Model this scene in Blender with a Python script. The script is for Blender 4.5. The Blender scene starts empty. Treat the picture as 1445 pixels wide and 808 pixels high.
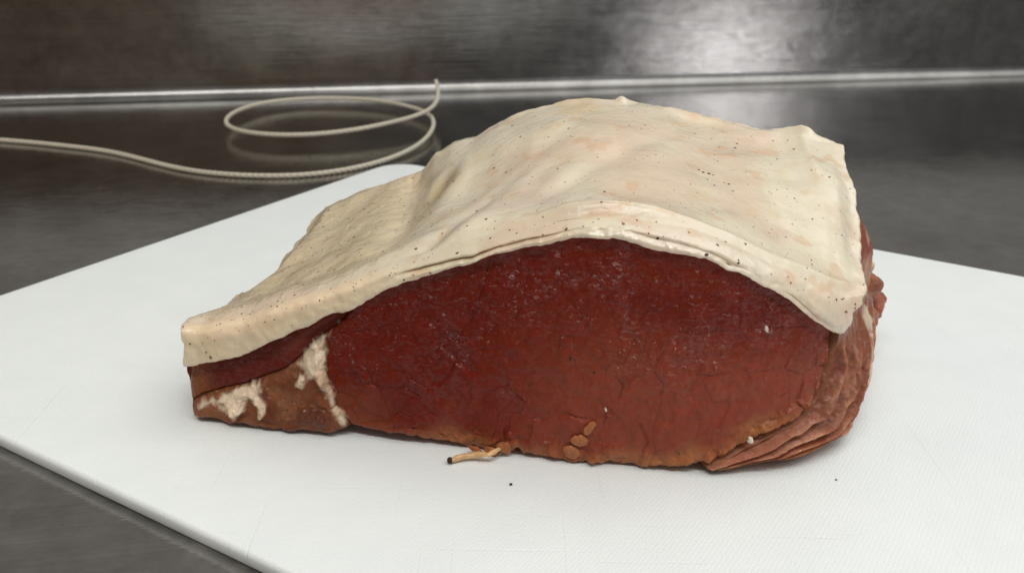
import bpy, bmesh, math, json, random
import numpy as np
from mathutils import Vector, Matrix
from mathutils.bvhtree import BVHTree

scene = bpy.context.scene
col = scene.collection
random.seed(4)
rng = np.random.default_rng(11)
R = math.radians

# ------------------------------------------------------------------ camera
cam_d = bpy.data.cameras.new('camera')
cam = bpy.data.objects.new('camera', cam_d)
col.objects.link(cam)
cam.location = (0, 0, 0.15)
cam.rotation_euler = (Matrix.Rotation(R(90 - 21.9), 3, 'X') @ Matrix.Rotation(R(0.6), 3, 'Z')).to_euler()
cam_d.sensor_width = 36
cam_d.lens = 1400 / 1445 * 36
cam_d.clip_start = 0.01
cam_d.clip_end = 50
cam_d.dof.use_dof = True
cam_d.dof.focus_distance = 0.275
cam_d.dof.aperture_fstop = 26
scene.camera = cam

# ------------------------------------------------------------------ room light
world = bpy.data.worlds.new('World')
scene.world = world
world.use_nodes = True
wb = world.node_tree.nodes['Background']
wb.inputs['Color'].default_value = (1.0, 0.98, 0.95, 1)
wb.inputs['Strength'].default_value = 0.15
vs = scene.view_settings
vs.view_transform = 'Standard'
vs.look = 'None'
vs.exposure = 0
vs.gamma = 1

def area(name, loc, target, sx, sy, power, color):
    l = bpy.data.lights.new(name, 'AREA')
    l.shape = 'RECTANGLE'
    l.size, l.size_y, l.energy, l.color = sx, sy, power, color
    o = bpy.data.objects.new(name, l)
    col.objects.link(o)
    o.location = loc
    o.rotation_euler = (Vector(target) - Vector(loc)).to_track_quat('-Z', 'Y').to_euler()
    return o

area('ceiling_lamp', (0.85, 0.45, 1.5), (0.5, 0.36, 0), 3.2, 1.7, 36.5, (1.0, 0.995, 0.975))
area('ceiling_lamp', (-0.1, -0.75, 1.9), (0.05, 0.2, 0), 1.5, 0.16, 19.5, (1.0, 0.985, 0.95))
area('window_light', (2.05, -1.9, 0.56), (0.2, 0.4, 0.1), 0.26, 0.34, 3.4, (0.97, 0.96, 1.0))

area('warm_lamp', (-1.5, 0.35, 1.25), (-0.4, 0.5, 0), 0.9, 0.7, 4.5, (1.0, 0.70, 0.44))

D = json.loads(r'''{"top":[[-0.09604,0.26251,0.01815],[-0.09559,0.26242,0.0182],[-0.08692,0.26077,0.02073],[-0.0755,0.2586,0.02421],[-0.06891,0.25743,0.0289],[-0.05841,0.25551,0.03455],[-0.05067,0.25412,0.0396],[-0.04571,0.25317,0.04071],[-0.0422,0.25251,0.0421],[-0.03599,0.25142,0.04685],[-0.02994,0.25031,0.05008],[-0.02205,0.24884,0.05342],[-0.0126,0.24707,0.05704],[-0.00429,0.24552,0.06041],[0.00496,0.24378,0.06379],[0.01458,0.24193,0.0661],[0.02282,0.24032,0.06695],[0.02833,0.23922,0.067],[0.03406,0.23803,0.06538],[0.04346,0.23635,0.0639],[0.05155,0.23578,0.06257],[0.05915,0.23597,0.05873],[0.06699,0.23698,0.0553],[0.07357,0.2384,0.05042],[0.07972,0.24022,0.04505],[0.08623,0.24276,0.04111]],"bot":[[-0.09656,0.26241,0.01138],[-0.09625,0.26218,0.00602],[-0.0957,0.26198,0.00277],[-0.09527,0.26182,0.00044],[-0.08823,0.26043,0.00083],[-0.08269,0.25931,8e-05],[-0.07935,0.25864,2e-05],[-0.07334,0.25745,0.0003],[-0.06721,0.25622,-0.00012],[-0.05851,0.25449,-0.00044],[-0.05195,0.25321,0.00087],[-0.04713,0.25232,0.00311],[-0.04332,0.25155,0.00266],[-0.03282,0.24943,0.00167],[-0.02449,0.24776,0.00136],[-0.01625,0.24609,0.00035],[-0.00808,0.24446,-0.00089],[-0.0016,0.24317,-0.00118],[0.002,0.2425,0.0016],[0.00503,0.24185,-0.00075],[0.01201,0.24046,-0.00118],[0.02184,0.2385,-0.00076],[0.03537,0.23581,-3e-05],[0.04681,0.23415,0.00117],[0.05443,0.23402,0.00293],[0.06227,0.23479,0.00795],[0.07051,0.23646,0.01239],[0.07652,0.23821,0.01455],[0.08146,0.24006,0.01798],[0.0847,0.24155,0.02335],[0.08609,0.24234,0.02946],[0.08641,0.2427,0.03673]],"zones":{"strip":[[-0.09594,0.01907],[-0.08685,0.02142],[-0.07544,0.02489],[-0.06886,0.02957],[-0.05836,0.0352],[-0.05063,0.04024],[-0.04568,0.04135],[-0.04303,0.0416],[-0.04621,0.03875],[-0.0484,0.03597],[-0.05186,0.03304],[-0.05672,0.02818],[-0.0603,0.02494],[-0.06461,0.0209],[-0.06912,0.01793],[-0.07297,0.01568],[-0.07817,0.01348],[-0.08621,0.01001],[-0.09091,0.00759],[-0.09755,0.00445]],"seam":[[-0.04708,0.03781],[-0.04874,0.03722],[-0.05186,0.03304],[-0.05672,0.02818],[-0.0603,0.02494],[-0.06344,0.02238],[-0.06486,0.02043],[-0.06177,0.02189],[-0.06037,0.0207],[-0.06171,0.0165],[-0.06022,0.01644],[-0.05894,0.01974],[-0.05621,0.01937],[-0.05381,0.01717],[-0.05294,0.01388],[-0.05141,0.01087],[-0.05166,0.01403],[-0.05252,0.01754],[-0.05316,0.02105],[-0.05286,0.0264],[-0.0515,0.032],[-0.04927,0.03503],[-0.04621,0.03875]],"seam2":[[-0.09445,0.00387],[-0.09283,0.00643],[-0.08953,0.00799],[-0.08437,0.01069],[-0.07817,0.01348],[-0.07341,0.01563],[-0.07239,0.01483],[-0.07331,0.01151],[-0.07175,0.00915],[-0.0732,0.00479],[-0.07406,0.00772],[-0.07704,0.00876],[-0.07889,0.00527],[-0.08202,0.00254],[-0.08495,0.00454],[-0.08893,0.005],[-0.09249,0.00316]],"seam3":[[-0.05151,0.00903],[-0.04977,0.00969],[-0.04818,0.00759],[-0.04684,0.00453],[-0.04759,0.00235],[-0.0492,0.00424]],"tail":[[-0.09195,0.00841],[-0.07817,0.01348],[-0.06461,0.0209],[-0.0603,0.02494],[-0.05186,0.03304],[-0.05316,0.02105],[-0.05166,0.01403],[-0.04982,0.00877],[-0.04684,0.00453],[-0.04742,-0.00258],[-0.09965,-0.00948],[-0.09755,0.00445]]},"creases":[[[-0.03014,0.05006],[-0.03146,0.04561],[-0.0346,0.04114],[-0.03786,0.03446],[-0.0412,0.02763]],[[0.00404,0.06372],[0.00365,0.05288],[0.00241,0.04673],[-0.0013,0.03816],[-0.00222,0.03178],[-0.00098,0.0223],[0.00145,0.01495],[0.00288,0.0107]],[[-0.00035,0.03826],[-0.00164,0.03184],[-0.00414,0.02732],[-0.00807,0.02149]],[[0.00487,0.04656],[0.00717,0.04414],[0.01097,0.04248],[0.01332,0.03861],[0.01708,0.03838]],[[0.01193,0.04155],[0.01297,0.03755],[0.0127,0.03337]],[[-0.00024,0.02647],[0.00384,0.02607],[0.00335,0.01955],[0.00222,0.01614]],[[-0.01593,0.03032],[-0.01301,0.02527],[-0.01104,0.02115],[-0.01046,0.01793],[-0.01309,0.0132]],[[-0.01046,0.01793],[-0.00807,0.01491],[-0.00968,0.01138]],[[-0.03123,0.01995],[-0.02622,0.01609],[-0.0212,0.01222],[-0.02186,0.00989]],[[-0.02819,0.01919],[-0.02323,0.0131],[-0.01617,0.00834],[-0.01314,0.00532]],[[-0.00608,0.01515],[-0.00171,0.01457],[0.00108,0.0127],[0.00073,0.0082],[0.0012,0.00149]],[[-0.02118,0.02545],[-0.02208,0.01989],[-0.02098,0.01337]],[[0.00975,0.01156],[0.01083,0.00725],[0.01039,0.00044]],[[-0.01111,0.00671],[-0.00606,0.00464],[-0.00163,0.00385]],[[0.0145,0.04988],[0.01647,0.04605],[0.02024,0.044],[0.02314,0.04063],[0.02431,0.0346]],[[0.02637,0.05098],[0.02895,0.04625],[0.03046,0.04138],[0.02984,0.03519]],[[0.01588,0.03474],[0.01698,0.02964],[0.01938,0.02569],[0.01914,0.02139]],[[0.02791,0.02875],[0.03029,0.02587],[0.02956,0.02155]],[[0.0403,0.02907],[0.04234,0.02612],[0.04453,0.02102],[0.04387,0.01671]],[[0.0397,0.02378],[0.03915,0.01734],[0.03896,0.01084],[0.04003,0.00547]],[[0.0513,0.04291],[0.05859,0.04448],[0.06818,0.04397],[0.07842,0.0422]],[[0.05363,0.03689],[0.06301,0.03767],[0.07305,0.03577],[0.08384,0.03306]],[[0.04942,0.03109],[0.05974,0.03168],[0.06949,0.03162],[0.08205,0.03025]],[[0.05449,0.04889],[0.06191,0.04912],[0.06946,0.05022]],[[0.06411,0.02625],[0.07285,0.02853],[0.07973,0.0317],[0.08356,0.0352]],[[0.07241,0.02332],[0.07824,0.0267],[0.08235,0.03124]],[[0.01984,0.00057],[0.02081,0.00631],[0.01943,0.01276]],[[-0.01376,0.05434],[-0.01576,0.04707],[-0.01974,0.04049],[-0.02382,0.03376]],[[-0.00616,0.05798],[-0.00805,0.04981],[-0.00959,0.04355],[-0.0139,0.03689]],[[-0.05055,0.02664],[-0.04012,0.02884],[-0.0299,0.03099],[-0.01984,0.03417]],[[-0.05091,0.01996],[-0.0383,0.02313],[-0.02602,0.02492]],[[-0.04854,0.03338],[-0.03986,0.03533],[-0.03167,0.0389],[-0.02562,0.042]],[[0.01227,0.06438],[0.01218,0.05364],[0.01456,0.04788]],[[-0.04119,0.00292],[-0.03059,0.00655],[-0.02234,0.00575]],[[0.02293,0.02184],[0.02598,0.01683],[0.02526,0.01129],[0.02744,0.00495]],[[0.00485,0.01095],[0.0079,0.00576],[0.00699,0.00112]],[[0.0346,0.01464],[0.03771,0.00959],[0.03618,0.00277]]],"rim_low":[[-0.09587,0.26203,0.01839],[-0.09542,0.26194,0.01844],[-0.08676,0.26029,0.02097],[-0.07536,0.25813,0.02444],[-0.06879,0.25696,0.02912],[-0.0583,0.25504,0.03476],[-0.05057,0.25366,0.0398],[-0.04563,0.25271,0.04091],[-0.04212,0.25205,0.04229],[-0.03592,0.25096,0.04704],[-0.02989,0.24986,0.05026],[-0.02201,0.24839,0.05359],[-0.01258,0.24662,0.05721],[-0.00428,0.24507,0.06057],[0.00495,0.24333,0.06395],[0.01455,0.24149,0.06625],[0.02277,0.23988,0.0671],[0.02828,0.23879,0.06715],[0.034,0.2376,0.06554],[0.04338,0.23592,0.06406],[0.05146,0.23534,0.06274],[0.05903,0.23551,0.05891],[0.06685,0.23651,0.05548],[0.07342,0.23791,0.05062],[0.07956,0.23972,0.04527],[0.08423,0.24145,0.04188],[0.08701,0.24265,0.04075],[0.08919,0.24365,0.03948],[0.09063,0.2444,0.04041]],"rim_high":[[-0.09578,0.26223,0.03065],[-0.08582,0.26036,0.03428],[-0.07706,0.25868,0.03645],[-0.064,0.25625,0.04199],[-0.05551,0.25467,0.04573],[-0.0484,0.25408,0.04816],[-0.04236,0.25369,0.05047],[-0.03637,0.25333,0.05318],[-0.02946,0.25278,0.05553],[-0.02353,0.25167,0.05785],[-0.01192,0.24949,0.06238],[-0.00062,0.24735,0.06602],[0.01224,0.24489,0.06913],[0.02302,0.2428,0.0709],[0.03545,0.24032,0.0709],[0.04612,0.23865,0.0693],[0.05726,0.23841,0.06493],[0.06692,0.23875,0.05989],[0.07715,0.24052,0.05458],[0.08437,0.24165,0.0514],[0.09003,0.24423,0.04999],[0.09482,0.24679,0.05002]],"back_top":[[-0.06935,0.34965,0.03989],[-0.06267,0.34982,0.04317],[-0.05008,0.34882,0.04872],[-0.04037,0.34838,0.05215],[-0.0355,0.34891,0.05364],[-0.03258,0.34833,0.05542],[-0.02764,0.34885,0.06162],[-0.02123,0.34908,0.06552],[-0.01355,0.34755,0.06803],[-0.00448,0.34574,0.07362],[0.00638,0.34358,0.0787],[0.01586,0.34169,0.08116],[0.02163,0.34055,0.08243],[0.02568,0.33974,0.08324],[0.02903,0.33907,0.08328],[0.03854,0.33718,0.08327],[0.05296,0.33281,0.0819],[0.06532,0.32885,0.07964],[0.07928,0.32457,0.07728],[0.08717,0.3215,0.07759],[0.09132,0.31918,0.07863],[0.09327,0.31729,0.07931],[0.09659,0.31513,0.0773],[0.10192,0.31257,0.07611],[0.1042,0.30911,0.0749]],"left_edge":[[-0.09578,0.26223,0.03065],[-0.09574,0.2664,0.03151],[-0.09503,0.27076,0.03098],[-0.08892,0.28004,0.02891],[-0.08594,0.28995,0.02981],[-0.08066,0.3009,0.02987],[-0.07678,0.31513,0.03306],[-0.07274,0.33233,0.03611],[-0.07207,0.34269,0.03801],[-0.06935,0.34965,0.03989]],"right_edge":[[0.09482,0.24679,0.05002],[0.09645,0.25366,0.05163],[0.09832,0.26378,0.05457],[0.10051,0.27535,0.05959],[0.10282,0.28839,0.06673],[0.103,0.29735,0.07022],[0.1042,0.30911,0.0749]],"end_left":[[0.08941,0.24489,0.04206],[0.08803,0.24404,0.03612],[0.08711,0.24342,0.03],[0.0858,0.24263,0.02323],[0.08259,0.24109,0.01742],[0.07743,0.23908,0.01362],[0.07142,0.23724,0.01105],[0.06252,0.23538,0.00669],[0.0546,0.2346,0.00212]],"end_right":[[0.11802,0.3075,0.03127],[0.11965,0.3045,0.02616],[0.11945,0.3,0.02044],[0.11737,0.2955,0.01479],[0.11509,0.2925,0.00928],[0.11266,0.288,0.00482],[0.10946,0.282,0.00099],[0.10614,0.2745,-0.00181],[0.09979,0.26188,0.0003],[0.09325,0.25552,0.0003],[0.08614,0.24939,0.0003],[0.07938,0.24539,0.0003],[0.07427,0.24605,0.0003],[0.0679,0.24289,0.0003],[0.06173,0.24017,0.0003]],"lumps":[[0.12094,0.321,0.03336,[2.2,5,4.2],"dark"],[0.12114,0.315,0.03173,[2.0,3,2.6],"fat"],[0.12187,0.312,0.02647,[3.0,5,4.6],"pink"],[0.12835,0.3195,0.01608,[2.6,6,5.4],"red"],[0.12202,0.309,0.01523,[2.6,5,6],"pink"],[0.11235,0.29025,0.0154,[1.7,3,7],"fat"],[0.11678,0.2955,0.00758,[2.2,4,5.5],"pink"]],"specks":[[0.05781,0.2849,0.07204,0.00046],[0.05611,0.28496,0.07244,0.000414],[0.05901,0.28449,0.07173,0.000322],[0.06267,0.27911,0.0705,0.00046],[0.06158,0.27999,0.07067,0.000276],[0.02501,0.2614,0.07308,0.000414],[0.01307,0.28335,0.07349,0.000276],[0.00561,0.28311,0.0709,0.00023],[0.01401,0.30417,0.07674,0.000276],[0.01106,0.30905,0.0769,0.000276],[-0.00407,0.31761,0.07165,0.000276],[-0.007,0.31477,0.06904,0.00023],[0.00146,0.31014,0.07286,0.000184],[0.07122,0.31054,0.07489,0.000368],[0.06024,0.32028,0.07759,0.000276],[0.05463,0.31746,0.07863,0.00023],[0.0904,0.29259,0.07138,0.000276],[0.03674,0.23777,0.06798,0.000414],[0.05471,0.24072,0.0662,0.000322],[0.06033,0.24263,0.06501,0.000368],[0.04891,0.23504,0.06472,0.00046],[0.09351,0.26716,0.05928,0.000276],[0.08082,0.25169,0.05737,0.000276],[0.08044,0.24944,0.05699,0.000276],[0.05738,0.23627,0.06284,0.000276],[0.05732,0.23573,0.06227,0.000322],[0.07781,0.24496,0.05764,0.00023],[0.07698,0.24238,0.05564,0.00023],[0.07209,0.23864,0.05587,0.000276],[0.03045,0.24763,0.07443,0.00023],[0.03561,0.28516,0.07603,0.000184],[-0.02523,0.29189,0.05684,0.000368],[-0.02794,0.29479,0.05451,0.00023],[-0.02372,0.27581,0.05763,0.000276],[-0.02682,0.25985,0.0565,0.000414],[-0.0147,0.24803,0.05967,0.000414],[-0.00726,0.25841,0.06587,0.000368],[-0.0047,0.25616,0.06603,0.00023],[0.00797,0.25049,0.0692,0.00023],[0.00656,0.25551,0.06937,0.00023],[-0.02192,0.24732,0.05421,0.000276],[-0.02662,0.24859,0.05306,0.000276],[-0.02919,0.24906,0.05141,0.00023],[-0.0504,0.25587,0.04593,0.000276],[-0.05327,0.25342,0.04329,0.00023],[-0.04327,0.2521,0.04691,0.000184],[-0.06806,0.2589,0.02845,0.00046],[-0.08731,0.25921,0.02264,0.000598],[-0.0885,0.25957,0.02405,0.000322],[-0.09328,0.26054,0.02626,0.000322],[-0.08933,0.25989,0.02684,0.000184],[-0.06643,0.25818,0.03941,0.000322],[-0.06688,0.25556,0.0364,0.00023],[-0.0697,0.25619,0.03543,0.00023],[-0.06178,0.25462,0.03513,0.00023],[-0.07514,0.26121,0.03559,0.00023],[-0.0798,0.2613,0.03394,0.000184],[-0.07888,0.2588,0.03239,0.000184],[-0.09447,0.26489,0.03128,0.000184],[-0.08088,0.28072,0.03296,0.000322],[-0.05333,0.25644,0.03198,0.000368],[0.06604,0.2482,0.06291,0.000184],[0.0653,0.25604,0.06522,0.00023],[0.05595,0.24963,0.06765,0.000184],[0.07385,0.25023,0.05986,0.000184],[0.07302,0.24846,0.05989,0.000184],[0.08887,0.27614,0.06526,0.00023],[0.04236,0.25999,0.07137,0.000184],[0.05458,0.25992,0.0685,0.000184],[0.05584,0.25932,0.0683,0.00023],[0.08254,0.27668,0.06609,0.000184],[0.08888,0.27092,0.06307,0.000184],[0.06921,0.2491,0.06162,0.000184],[0.09163,0.26651,0.0599,0.000184],[0.02071,0.27583,0.0733,0.000184],[0.03301,0.29057,0.07633,0.000184],[0.03807,0.28496,0.07632,0.000184],[0.04493,0.26724,0.07208,0.000184],[0.05043,0.27307,0.07211,0.00023],[0.04244,0.2455,0.07235,0.000184],[-0.03931,0.3456,0.05188,0.00023],[-0.04805,0.34719,0.04895,0.00023],[-0.03733,0.33332,0.05026,0.000184],[-0.0359,0.33128,0.05012,0.000184],[-0.04538,0.32227,0.04872,0.00023],[-0.04865,0.33786,0.04826,0.000184],[-0.05399,0.30221,0.04367,0.00023],[-0.05602,0.30175,0.04285,0.00023],[-0.06156,0.30258,0.04054,0.000184],[-0.06326,0.30154,0.03968,0.000276],[-0.06451,0.30063,0.03902,0.00023],[-0.06654,0.30514,0.03883,0.000184],[-0.06518,0.29136,0.0391,0.00023],[-0.06166,0.32368,0.04174,0.000184],[-0.05206,0.30969,0.04552,0.000184],[-0.05034,0.31425,0.04649,0.000184],[-0.04885,0.32082,0.04738,0.000184],[-0.04089,0.30536,0.04951,0.000184],[-0.06078,0.26798,0.04203,0.00023],[-0.07878,0.26662,0.03545,0.00023],[-0.07719,0.28018,0.03393,0.00023],[0.09713,0.25509,0.0515,0.000414],[0.01592,0.24039,0.0328,0.000414],[0.02991,0.23755,0.03664,0.000414],[0.02226,0.23915,0.02925,0.000322],[0.01857,0.24079,0.04451,0.000414],[0.02044,0.24003,0.04343,0.000368],[-0.00631,0.24506,0.03519,0.000368],[-0.00317,0.24398,0.0291,0.000276],[-0.01939,0.24773,0.03743,0.000276],[0.04632,0.23589,0.00618,0.000322],[0.03691,0.23636,0.01469,0.00023],[0.02539,0.23854,0.03065,0.000276],[0.03864,0.23588,0.03465,0.000276],[0.03653,0.23739,0.05635,0.000368],[0.03685,0.23749,0.0573,0.000322],[0.04198,0.23668,0.05767,0.000322],[0.04706,0.23558,0.05071,0.000276],[0.02528,0.23976,0.05569,0.00023],[0.05116,0.23608,0.05724,0.000276]],"board":[[-0.23442,0.3054],[-0.06934,0.56958],[0.32754,0.32157],[0.16247,0.0574]],"T":0.0045,"wall":[[-0.002,0.8216],11.2],"cord":[[-0.34851,0.62622,-0.003],[-0.32884,0.62323,-0.003],[-0.298,0.61509,-0.003],[-0.27225,0.60695,-0.003],[-0.25141,0.59883,-0.003],[-0.22866,0.58413,-0.003],[-0.20275,0.5638,-0.003],[-0.1802,0.55068,-0.003],[-0.15418,0.54416,-0.003],[-0.12998,0.54362,-0.003],[-0.10714,0.5505,-0.003],[-0.08898,0.56518,-0.003],[-0.07041,0.58513,-0.002],[-0.0578,0.6174,-0.001],[-0.05286,0.65306,0.0],[-0.05483,0.67895,0.001],[-0.06335,0.70426,0.001],[-0.07512,0.72099,0.001],[-0.09531,0.73804,0.001],[-0.11522,0.74771,0.001],[-0.13689,0.74927,0.001],[-0.16287,0.74518,0.001],[-0.18352,0.7308,0.001],[-0.19451,0.70261,0.002],[-0.19741,0.67422,0.002],[-0.19408,0.65669,0.002],[-0.18172,0.63195,0.003],[-0.16658,0.62071,0.003],[-0.14524,0.61586,0.003],[-0.12377,0.6207,0.003],[-0.10249,0.62924,0.004],[-0.0858,0.64201,0.005],[-0.0692,0.66208,0.0055],[-0.05918,0.67378,0.006],[-0.05323,0.68565,0.008],[-0.05141,0.69545,0.011],[-0.05326,0.70834,0.015],[-0.05653,0.71949,0.02]],"cord_r":0.0015,"scrap":[[-0.01664,0.23941,0.0012],[-0.01353,0.24071,0.0017],[-0.00958,0.2414,0.0019],[-0.00594,0.23968,0.003],[-0.00278,0.24312,0.003]],"crumbs":[[0.00027,0.22914,0.0],[0.08956,0.23325,0.0],[-0.01861,0.25744,0.0]],"rice":[[0.06639,0.23563,0.0441],[0.06513,0.23442,0.01153],[0.02582,0.23738,0.01881]],"nodules":[[0.019,0.23916,0.00794,[2.5,1.1,1.9]],[0.02175,0.23874,0.01225,[1.2,0.8,2.4]],[0.01697,0.23945,0.00433,[2.6,1.0,2.2]],[-0.00524,0.24379,0.00165,[2.6,1.2,1.3]],[-0.00163,0.24312,0.00326,[2.2,1.2,2.0]],[-0.0097,0.24468,0.00153,[2.4,1.0,1.0]]]}''')
S = 0.15
T = D['T']
EYE_X = lambda x: 1.619 - .199 * x + np.maximum(0, x - .25) ** 2

# ------------------------------------------------------------------ numeric helpers
def hash01(ix, iy, iz, seed):
    n = (ix * 374761393 + iy * 668265263 + iz * 2147483647 + seed * 144665) & 0xffffffff
    n = ((n ^ (n >> 13)) * 1274126177) & 0xffffffff
    n = (n ^ (n >> 16)) & 0xffffffff
    return n / 4294967295.0

def noise(P, scale, seed=0):                       # value noise, -1..1
    q = np.asarray(P, float) * scale
    i = np.floor(q).astype(np.int64)
    f = q - i
    f = f * f * f * (f * (f * 6 - 15) + 10)
    r = 0
    for dx in (0, 1):
        for dy in (0, 1):
            for dz in (0, 1):
                w = (f[..., 0] if dx else 1 - f[..., 0]) * (f[..., 1] if dy else 1 - f[..., 1]) * (f[..., 2] if dz else 1 - f[..., 2])
                r = r + w * hash01(i[..., 0] + dx, i[..., 1] + dy, i[..., 2] + dz, seed)
    return r * 2 - 1

def fbm(P, scale, seed=0, octaves=4, gain=.5):
    r, a = 0, 1.0
    for k in range(octaves):
        r = r + a * noise(P, scale * 2.03 ** k, seed + 17 * k)
        a *= gain
    return r

def sstep(a, b, x):
    t = np.clip((x - a) / (b - a), 0, 1)
    return t * t * (3 - 2 * t)

def smooth1(a, n, axis=0, it=2):
    a = np.asarray(a, float)
    for _ in range(it):
        p = [(0, 0)] * a.ndim
        p[axis] = (n, n)
        q = np.pad(a, p, mode='reflect', reflect_type='odd')
        k = 2 * n + 1
        c = np.cumsum(np.insert(q, 0, 0, axis=axis), axis=axis)
        hi = np.take(c, range(k, c.shape[axis]), axis=axis)
        lo = np.take(c, range(0, c.shape[axis] - k), axis=axis)
        a = (hi - lo) / k
    return a

def curve_at(P, key, t, sm=0):
    P = np.asarray(P)
    r = np.stack([np.interp(t, key, P[:, k]) for k in range(3)], 1)
    return smooth1(r, sm) if sm else r

def seg_dist(px, pz, poly):
    d = np.full(px.shape, 1e9)
    for (ax, az), (bx, bz) in zip(poly[:-1], poly[1:]):
        vx, vz = bx - ax, bz - az
        l2 = vx * vx + vz * vz + 1e-18
        t = np.clip(((px - ax) * vx + (pz - az) * vz) / l2, 0, 1)
        d = np.minimum(d, np.hypot(px - ax - t * vx, pz - az - t * vz))
    return d

def poly_sd(px, pz, poly):                         # signed distance, + inside
    inside = np.zeros(px.shape, bool)
    n = len(poly)
    for k in range(n):
        ax, az = poly[k]
        bx, bz = poly[(k + 1) % n]
        c = (az > pz) != (bz > pz)
        inside ^= c & (px < (bx - ax) * (pz - az) / (bz - az + 1e-18) + ax)
    d = seg_dist(px, pz, list(poly) + [poly[0]])
    return np.where(inside, d, -d)

def mixc(a, b, t):
    a, b = np.asarray(a, float), np.asarray(b, float)
    t = np.asarray(t)[..., None]
    return a * (1 - t) + b * t

def grid_faces(nr, nc, mask=None):
    i = np.arange(nr * nc).reshape(nr, nc)
    f = np.stack([i[:-1, :-1], i[:-1, 1:], i[1:, 1:], i[1:, :-1]], -1)
    if mask is not None:
        f = f[mask]
    return f.reshape(-1, 4)

def mesh_obj(name, verts, faces, mat, parent=None, colors=None, smooth=True):
    faces = np.asarray(faces)
    verts = np.asarray(verts, float)
    used = np.unique(faces)
    remap = np.full(len(verts), -1)
    remap[used] = np.arange(len(used))
    verts = verts[used]
    faces = remap[faces]
    me = bpy.data.meshes.new(name)
    nf, k = faces.shape
    me.vertices.add(len(verts))
    me.vertices.foreach_set('co', verts.astype(np.float32).ravel())
    me.loops.add(nf * k)
    me.loops.foreach_set('vertex_index', faces.astype(np.int32).ravel())
    me.polygons.add(nf)
    me.polygons.foreach_set('loop_start', np.arange(0, nf * k, k, dtype=np.int32))
    me.polygons.foreach_set('use_smooth', np.full(nf, smooth))
    me.update(calc_edges=True)
    me.validate()
    if colors is not None:
        a = me.color_attributes.new('tint', 'FLOAT_COLOR', 'POINT')
        a.data.foreach_set('color', np.asarray(colors)[used].astype(np.float32).ravel())
    me.materials.append(mat)
    o = bpy.data.objects.new(name, me)
    col.objects.link(o)
    if parent:
        o.parent = parent
    return o

def bm_obj(name, bm, mat, parent=None, smooth=True):
    me = bpy.data.meshes.new(name)
    bmesh.ops.recalc_face_normals(bm, faces=bm.faces)
    bm.to_mesh(me)
    bm.free()
    for p in me.polygons:
        p.use_smooth = smooth
    me.materials.append(mat)
    o = bpy.data.objects.new(name, me)
    col.objects.link(o)
    if parent:
        o.parent = parent
    return o

def thing(name, label, cat, loc=(0, 0, 0)):
    o = bpy.data.objects.new(name, None)
    col.objects.link(o)
    o.location = loc
    o['label'], o['category'] = label, cat
    o.empty_display_size = .02
    return o

# ------------------------------------------------------------------ materials
def new_mat(name):
    m = bpy.data.materials.new(name)
    m.use_nodes = True
    nt = m.node_tree
    return m, nt, nt.nodes['Principled BSDF']

def N(nt, typ, **kw):
    n = nt.nodes.new(typ)
    for k, v in kw.items():
        if k in n.inputs:
            n.inputs[k].default_value = v
        else:
            setattr(n, k, v)
    return n

def coords(nt, scale=(1, 1, 1), rot=(0, 0, 0)):
    tc = N(nt, 'ShaderNodeTexCoord')
    mp = N(nt, 'ShaderNodeMapping')
    mp.inputs['Scale'].default_value = scale
    mp.inputs['Rotation'].default_value = rot
    nt.links.new(tc.outputs['Object'], mp.inputs['Vector'])
    return mp.outputs['Vector']

def math_n(nt, op, a, b=None, c=None):
    n = N(nt, 'ShaderNodeMath', operation=op)
    for k, v in enumerate((a, b, c)):
        if v is None:
            continue
        if isinstance(v, (int, float)):
            n.inputs[k].default_value = v
        else:
            nt.links.new(v, n.inputs[k])
    return n.outputs[0]

def ramp(nt, fac, stops):
    n = N(nt, 'ShaderNodeValToRGB')
    e = n.color_ramp.elements
    while len(e) < len(stops):
        e.new(0.5)
    for x, (p, c) in zip(e, stops):
        x.position = p
        x.color = c if len(c) == 4 else (*c, 1)
    nt.links.new(fac, n.inputs[0])
    return n.outputs[0]

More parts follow.
